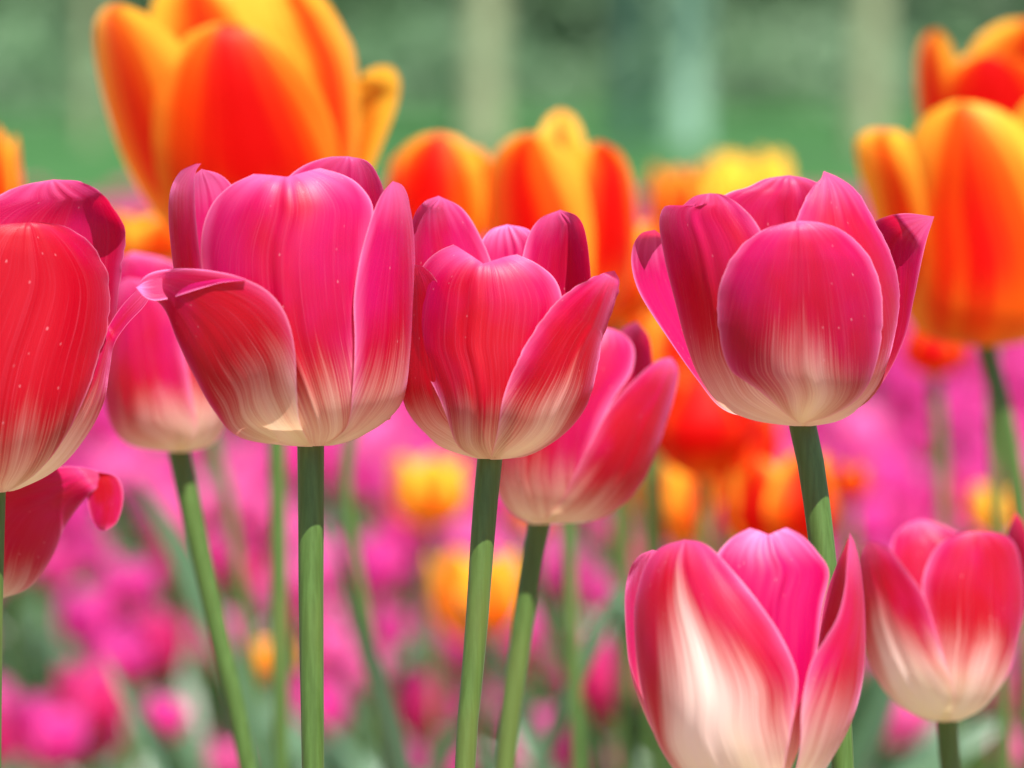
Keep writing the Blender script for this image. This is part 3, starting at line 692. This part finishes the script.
# curled-lip tulip
f = Flower('tulip', 1.03, (310, 445), [(446, 297, 325), (443, 268, 345), (436, 238, 364), (424, 222, 380), (404, 212, 400), (378, 200, 409), (342, 184, 413), (302, 176, 414), (260, 173, 414), (218, 170, 412), (185, 172, 406), (150, 185, 395)],
           'large pink tulip left of centre with one petal curled outward like a lip', G1, [(311, 520), (311, 600), (312, 690), (313, 768)], 12.5, seed=150)
f.petal([(255, 441), (205, 378), (184, 325), (175, 272), (170, 222), (172, 190), (182, 173), (198, 166)], [(280, 440), (240, 360), (215, 310), (204, 262), (199, 215), (198, 190), (199, 174), (204, 166)], 'ff', 0.985, mag=0.05, cream=0.1, curl=2, rib=0.5)
f.petal([(262, 440), (205, 370), (190, 300), (190, 220), (193, 180), (205, 166)], [(330, 440), (290, 370), (262, 300), (246, 230), (237, 190), (224, 172), (205, 166)], 'b', 0.94, mag=0.55, cream=0.1)
f.petal([(303, 445), (290, 432), (268, 402), (226, 340), (205, 278), (203, 238), (212, 208), (230, 189), (254, 177)], [(330, 445), (348, 425), (354, 380), (356, 330), (362, 280), (370, 235), (373, 208), (362, 189), (346, 178), (322, 171)], k=0.97, mag=0.22, cream=0.10, crease=3.5, rib=3.2, lean=-20, wave=2.2, notch=6)
f.petal([(322, 445), (345, 425), (351, 385), (353, 340), (352, 300), (358, 260), (369, 222), (380, 197), (392, 183)], [(335, 445), (378, 428), (401, 404), (412, 360), (415, 300), (414, 240), (410, 208), (402, 188), (392, 183)], k=1.0, mag=0.22, cream=0.12, flame=0.12, wr=0.5, curl=2.5, rib=1)
f.petal([(300, 446), (242, 436), (216, 408), (198, 375), (181, 340), (170, 312), (160, 300), (148, 296), (141, 287)], [(312, 446), (300, 420), (297, 390), (295, 345), (286, 312), (268, 290), (240, 277), (205, 271), (170, 272), (150, 278), (141, 287)], dk=0.5, push=84, k=1.05, mag=-0.05, cream=0.16, lean=0, curl=1, rib=1.0, flame=0.05, bulge=0.05)
f.petal([(248, 281), (225, 283), (200, 290), (178, 297), (160, 300), (149, 296), (141, 287)], [(248, 279), (230, 274), (205, 270), (180, 269), (162, 271), (150, 276), (141, 287)], dk=0.5, push=87, k=1.0, mag=1.1, cream=-1, tilt=12, rib=0, wave=2, bulge=0.15, curl=0).name = 'petal_lip'
f.petal([(280, 440), (270, 330), (268, 230), (282, 185), (300, 165), (325, 155), (345, 154)], [(350, 435), (395, 340), (398, 250), (385, 200), (378, 178), (365, 160), (345, 154)], 'b', 0.93, mag=0.15, cream=0.1, crease=-3, dk=0.6)
f.petal([(330, 440), (345, 330), (348, 230), (350, 180), (358, 158)], [(390, 420), (412, 330), (405, 250), (384, 190), (358, 158)], 'b', 0.98, mag=0.2)

# middle tulip
f = Flower('tulip', 1.035, (490, 458), [(459, 478, 503), (456, 458, 525), (447, 437, 545), (432, 420, 564), (408, 404, 582), (375, 402, 592), (330, 404, 598), (290, 407, 600), (240, 410, 592), (200, 415, 585)],
           'middle pink tulip with a notched, ribbed front petal and red flanks', G1, [(484, 520), (477, 620), (470, 700), (465, 768)], 11.5, seed=160)
f.petal([(478, 458), (438, 443), (417, 427), (404, 408), (401, 385), (402, 345), (405, 300), (412, 265)], [(492, 458), (480, 420), (470, 380), (458, 330), (440, 285), (425, 268), (412, 265)], k=0.97, mag=-0.35, cream=0.13, wl=0.4, rib=0.5)
f.petal([(480, 458), (458, 444), (446, 411), (436, 388), (424, 366), (415, 346), (412, 312), (415, 282), (425, 263), (438, 252), (452, 246)], [(500, 458), (508, 440), (520, 405), (535, 370), (550, 335), (560, 310), (560, 293), (552, 277), (535, 264), (517, 256)], k=1.0, mag=0.08, cream=0.05, crease=4, rib=2.4, lean=-16, wave=1.2, notch=14)
f.petal([(490, 459), (497, 430), (502, 398), (513, 367), (527, 340), (545, 313), (563, 295), (585, 281), (604, 273), (614, 271)], [(504, 459), (531, 454), (556, 437), (579, 407), (591, 370), (604, 335), (615, 302), (619, 282), (614, 271)], k=1.05, mag=0.0, cream=0.08, flame=0.22, lean=6, curl=2, rib=1.5, wr=0.3, wave=1.8, jag=2)
f.petal([(430, 430), (405, 340), (408, 250), (414, 216), (425, 201), (443, 193)], [(500, 440), (505, 340), (494, 270), (482, 236), (465, 206), (443, 193)], 'b', 0.92, mag=0.2)
f.petal([(470, 440), (474, 300), (479, 250), (490, 228), (507, 221)], [(545, 440), (555, 300), (546, 248), (528, 227), (507, 221)], 'b', 1.0, mag=0.9)
f.petal([(510, 440), (512, 330), (520, 270), (527, 236), (538, 217), (556, 208)], [(570, 425), (596, 350), (592, 290), (587, 240), (578, 217), (556, 208)], 'b', 0.92, dk=0.7, mag=0.25, curl=-3)

# right tulip
f = Flower('tulip', 1.03, (803, 425), [(426, 792, 818), (424, 764, 836), (418, 738, 850), (405, 714, 864), (378, 695, 884), (340, 676, 896), (300, 662, 902), (256, 652, 902), (215, 652, 893), (170, 665, 880)],
           'broad open pink tulip right of centre with oval front petal and flared right tip', G1, [(812, 470), (820, 530), (828, 600), (838, 700), (843, 768)], 12.5, seed=170)
f.petal([(770, 422), (725, 411), (697, 380), (667, 338), (640, 296), (631, 268), (632, 247), (640, 234), (654, 230)], [(790, 420), (745, 395), (712, 350), (690, 305), (676, 265), (668, 240), (654, 230)], 'b', 0.98, mag=0.7, cream=0.1, wave=2)
f.petal([(815, 424), (855, 390), (872, 330), (868, 270), (862, 235), (875, 219), (903, 213), (933, 216)], [(825, 424), (865, 404), (886, 377), (904, 339), (913, 301), (920, 265), (926, 238), (933, 216)], 'b', 1.0, dk=0.5, mag=0.15, cream=0.1, curl=1)
f.petal([(760, 420), (715, 330), (703, 240), (710, 205), (728, 190), (746, 184), (764, 175), (786, 171)], [(840, 420), (860, 330), (858, 250), (842, 210), (822, 185), (805, 175), (786, 171)], 'b', 0.92, mag=0.1, crease=-3)
f.petal([(795, 425), (752, 419), (722, 405), (700, 376), (688, 345), (676, 300), (666, 260), (660, 226), (663, 210), (671, 207), (680, 210), (695, 199), (711, 196)], [(808, 425), (795, 400), (782, 360), (775, 300), (768, 250), (757, 225), (741, 208), (725, 198), (711, 196)], k=0.97, mag=0.1, cream=0.19, flame=0.0, crease=2, lean=-6, wave=1.5)
f.petal([(803, 425), (795, 380), (785, 300), (790, 240), (800, 212), (812, 190), (820, 182), (823, 174)], [(812, 425), (838, 419), (864, 403), (882, 377), (893, 339), (892, 301), (881, 263), (864, 226), (849, 194), (836, 181), (823, 174)], k=0.98, mag=0.12, cream=0.15, wr=0.3, lean=-6, jag=2)
f.petal([(799, 421), (786, 411), (765, 392), (746, 379), (733, 369), (725, 350), (721, 325), (720, 300), (725, 278), (735, 258), (752, 240), (775, 228), (798, 223)], [(806, 421), (830, 414), (854, 400), (869, 380), (878, 350), (881, 318), (879, 290), (871, 265), (858, 247), (841, 233), (821, 225), (798, 223)], k=1.06, mag=0.22, cream=0.08, flame=0.22, lean=2, bulge=0.06, jag=2, wave=1.2, rib=0.8)

# white-flamed tulip
f = Flower('tulip', 0.985, (757, 808), [(808, 744, 770), (803, 710, 798), (790, 690, 812), (768, 672, 824), (745, 658, 838), (715, 643, 852), (666, 629, 862), (610, 624, 862), (570, 627, 858), (530, 640, 850)],
           'pink tulip low right of centre with broad creamy-white flames up its petals', G1, [(760, 860)], 12.5, seed=180)
f.petal([(740, 806), (690, 785), (668, 758), (645, 716), (629, 666), (624, 608), (627, 577), (637, 557), (654, 548)], [(760, 800), (720, 700), (700, 620), (690, 575), (675, 553), (654, 548)], 'b', 0.98, mag=0.3, cream=0.35, curl=2)
f.petal([(790, 795), (812, 700), (818, 640), (824, 595), (834, 562), (847, 536)], [(810, 790), (850, 715), (860, 650), (859, 590), (855, 556), (847, 536)], 'b', 0.97, mag=-0.1, cream=0.2)
f.petal([(750, 808), (736, 730), (720, 650), (711, 590), (716, 560), (731, 541), (749, 531)], [(772, 806), (797, 750), (808, 700), (815, 655), (821, 608), (828, 573), (817, 554), (802, 538), (786, 530)], k=0.80, mag=0.75, cream=0.15, flame=0.05, crease=4, rib=3.5, lean=-8, wave=2, notch=7)
f.petal([(762, 808), (790, 785), (799, 745), (800, 705), (808, 665), (822, 640), (835, 617), (842, 590), (845, 560), (848, 533)], [(775, 808), (820, 772), (840, 742), (855, 708), (862, 668), (863, 610), (860, 570), (855, 546), (848, 533)], k=1.02, mag=0.08, cream=0.26, flame=0.0, wr=0.5, curl=2.5)
f.petal([(748, 808), (700, 793), (668, 760), (650, 720), (639, 670), (635, 620), (638, 590), (646, 566), (661, 550), (683, 543)], [(758, 808), (779, 785), (786, 755), (793, 712), (796, 675), (781, 638), (761, 608), (741, 583), (716, 556), (701, 546), (683, 543)], k=1.0, mag=0.0, cream=0.20, flame=0.48, rib=1.5, lean=-14, wave=1.6)
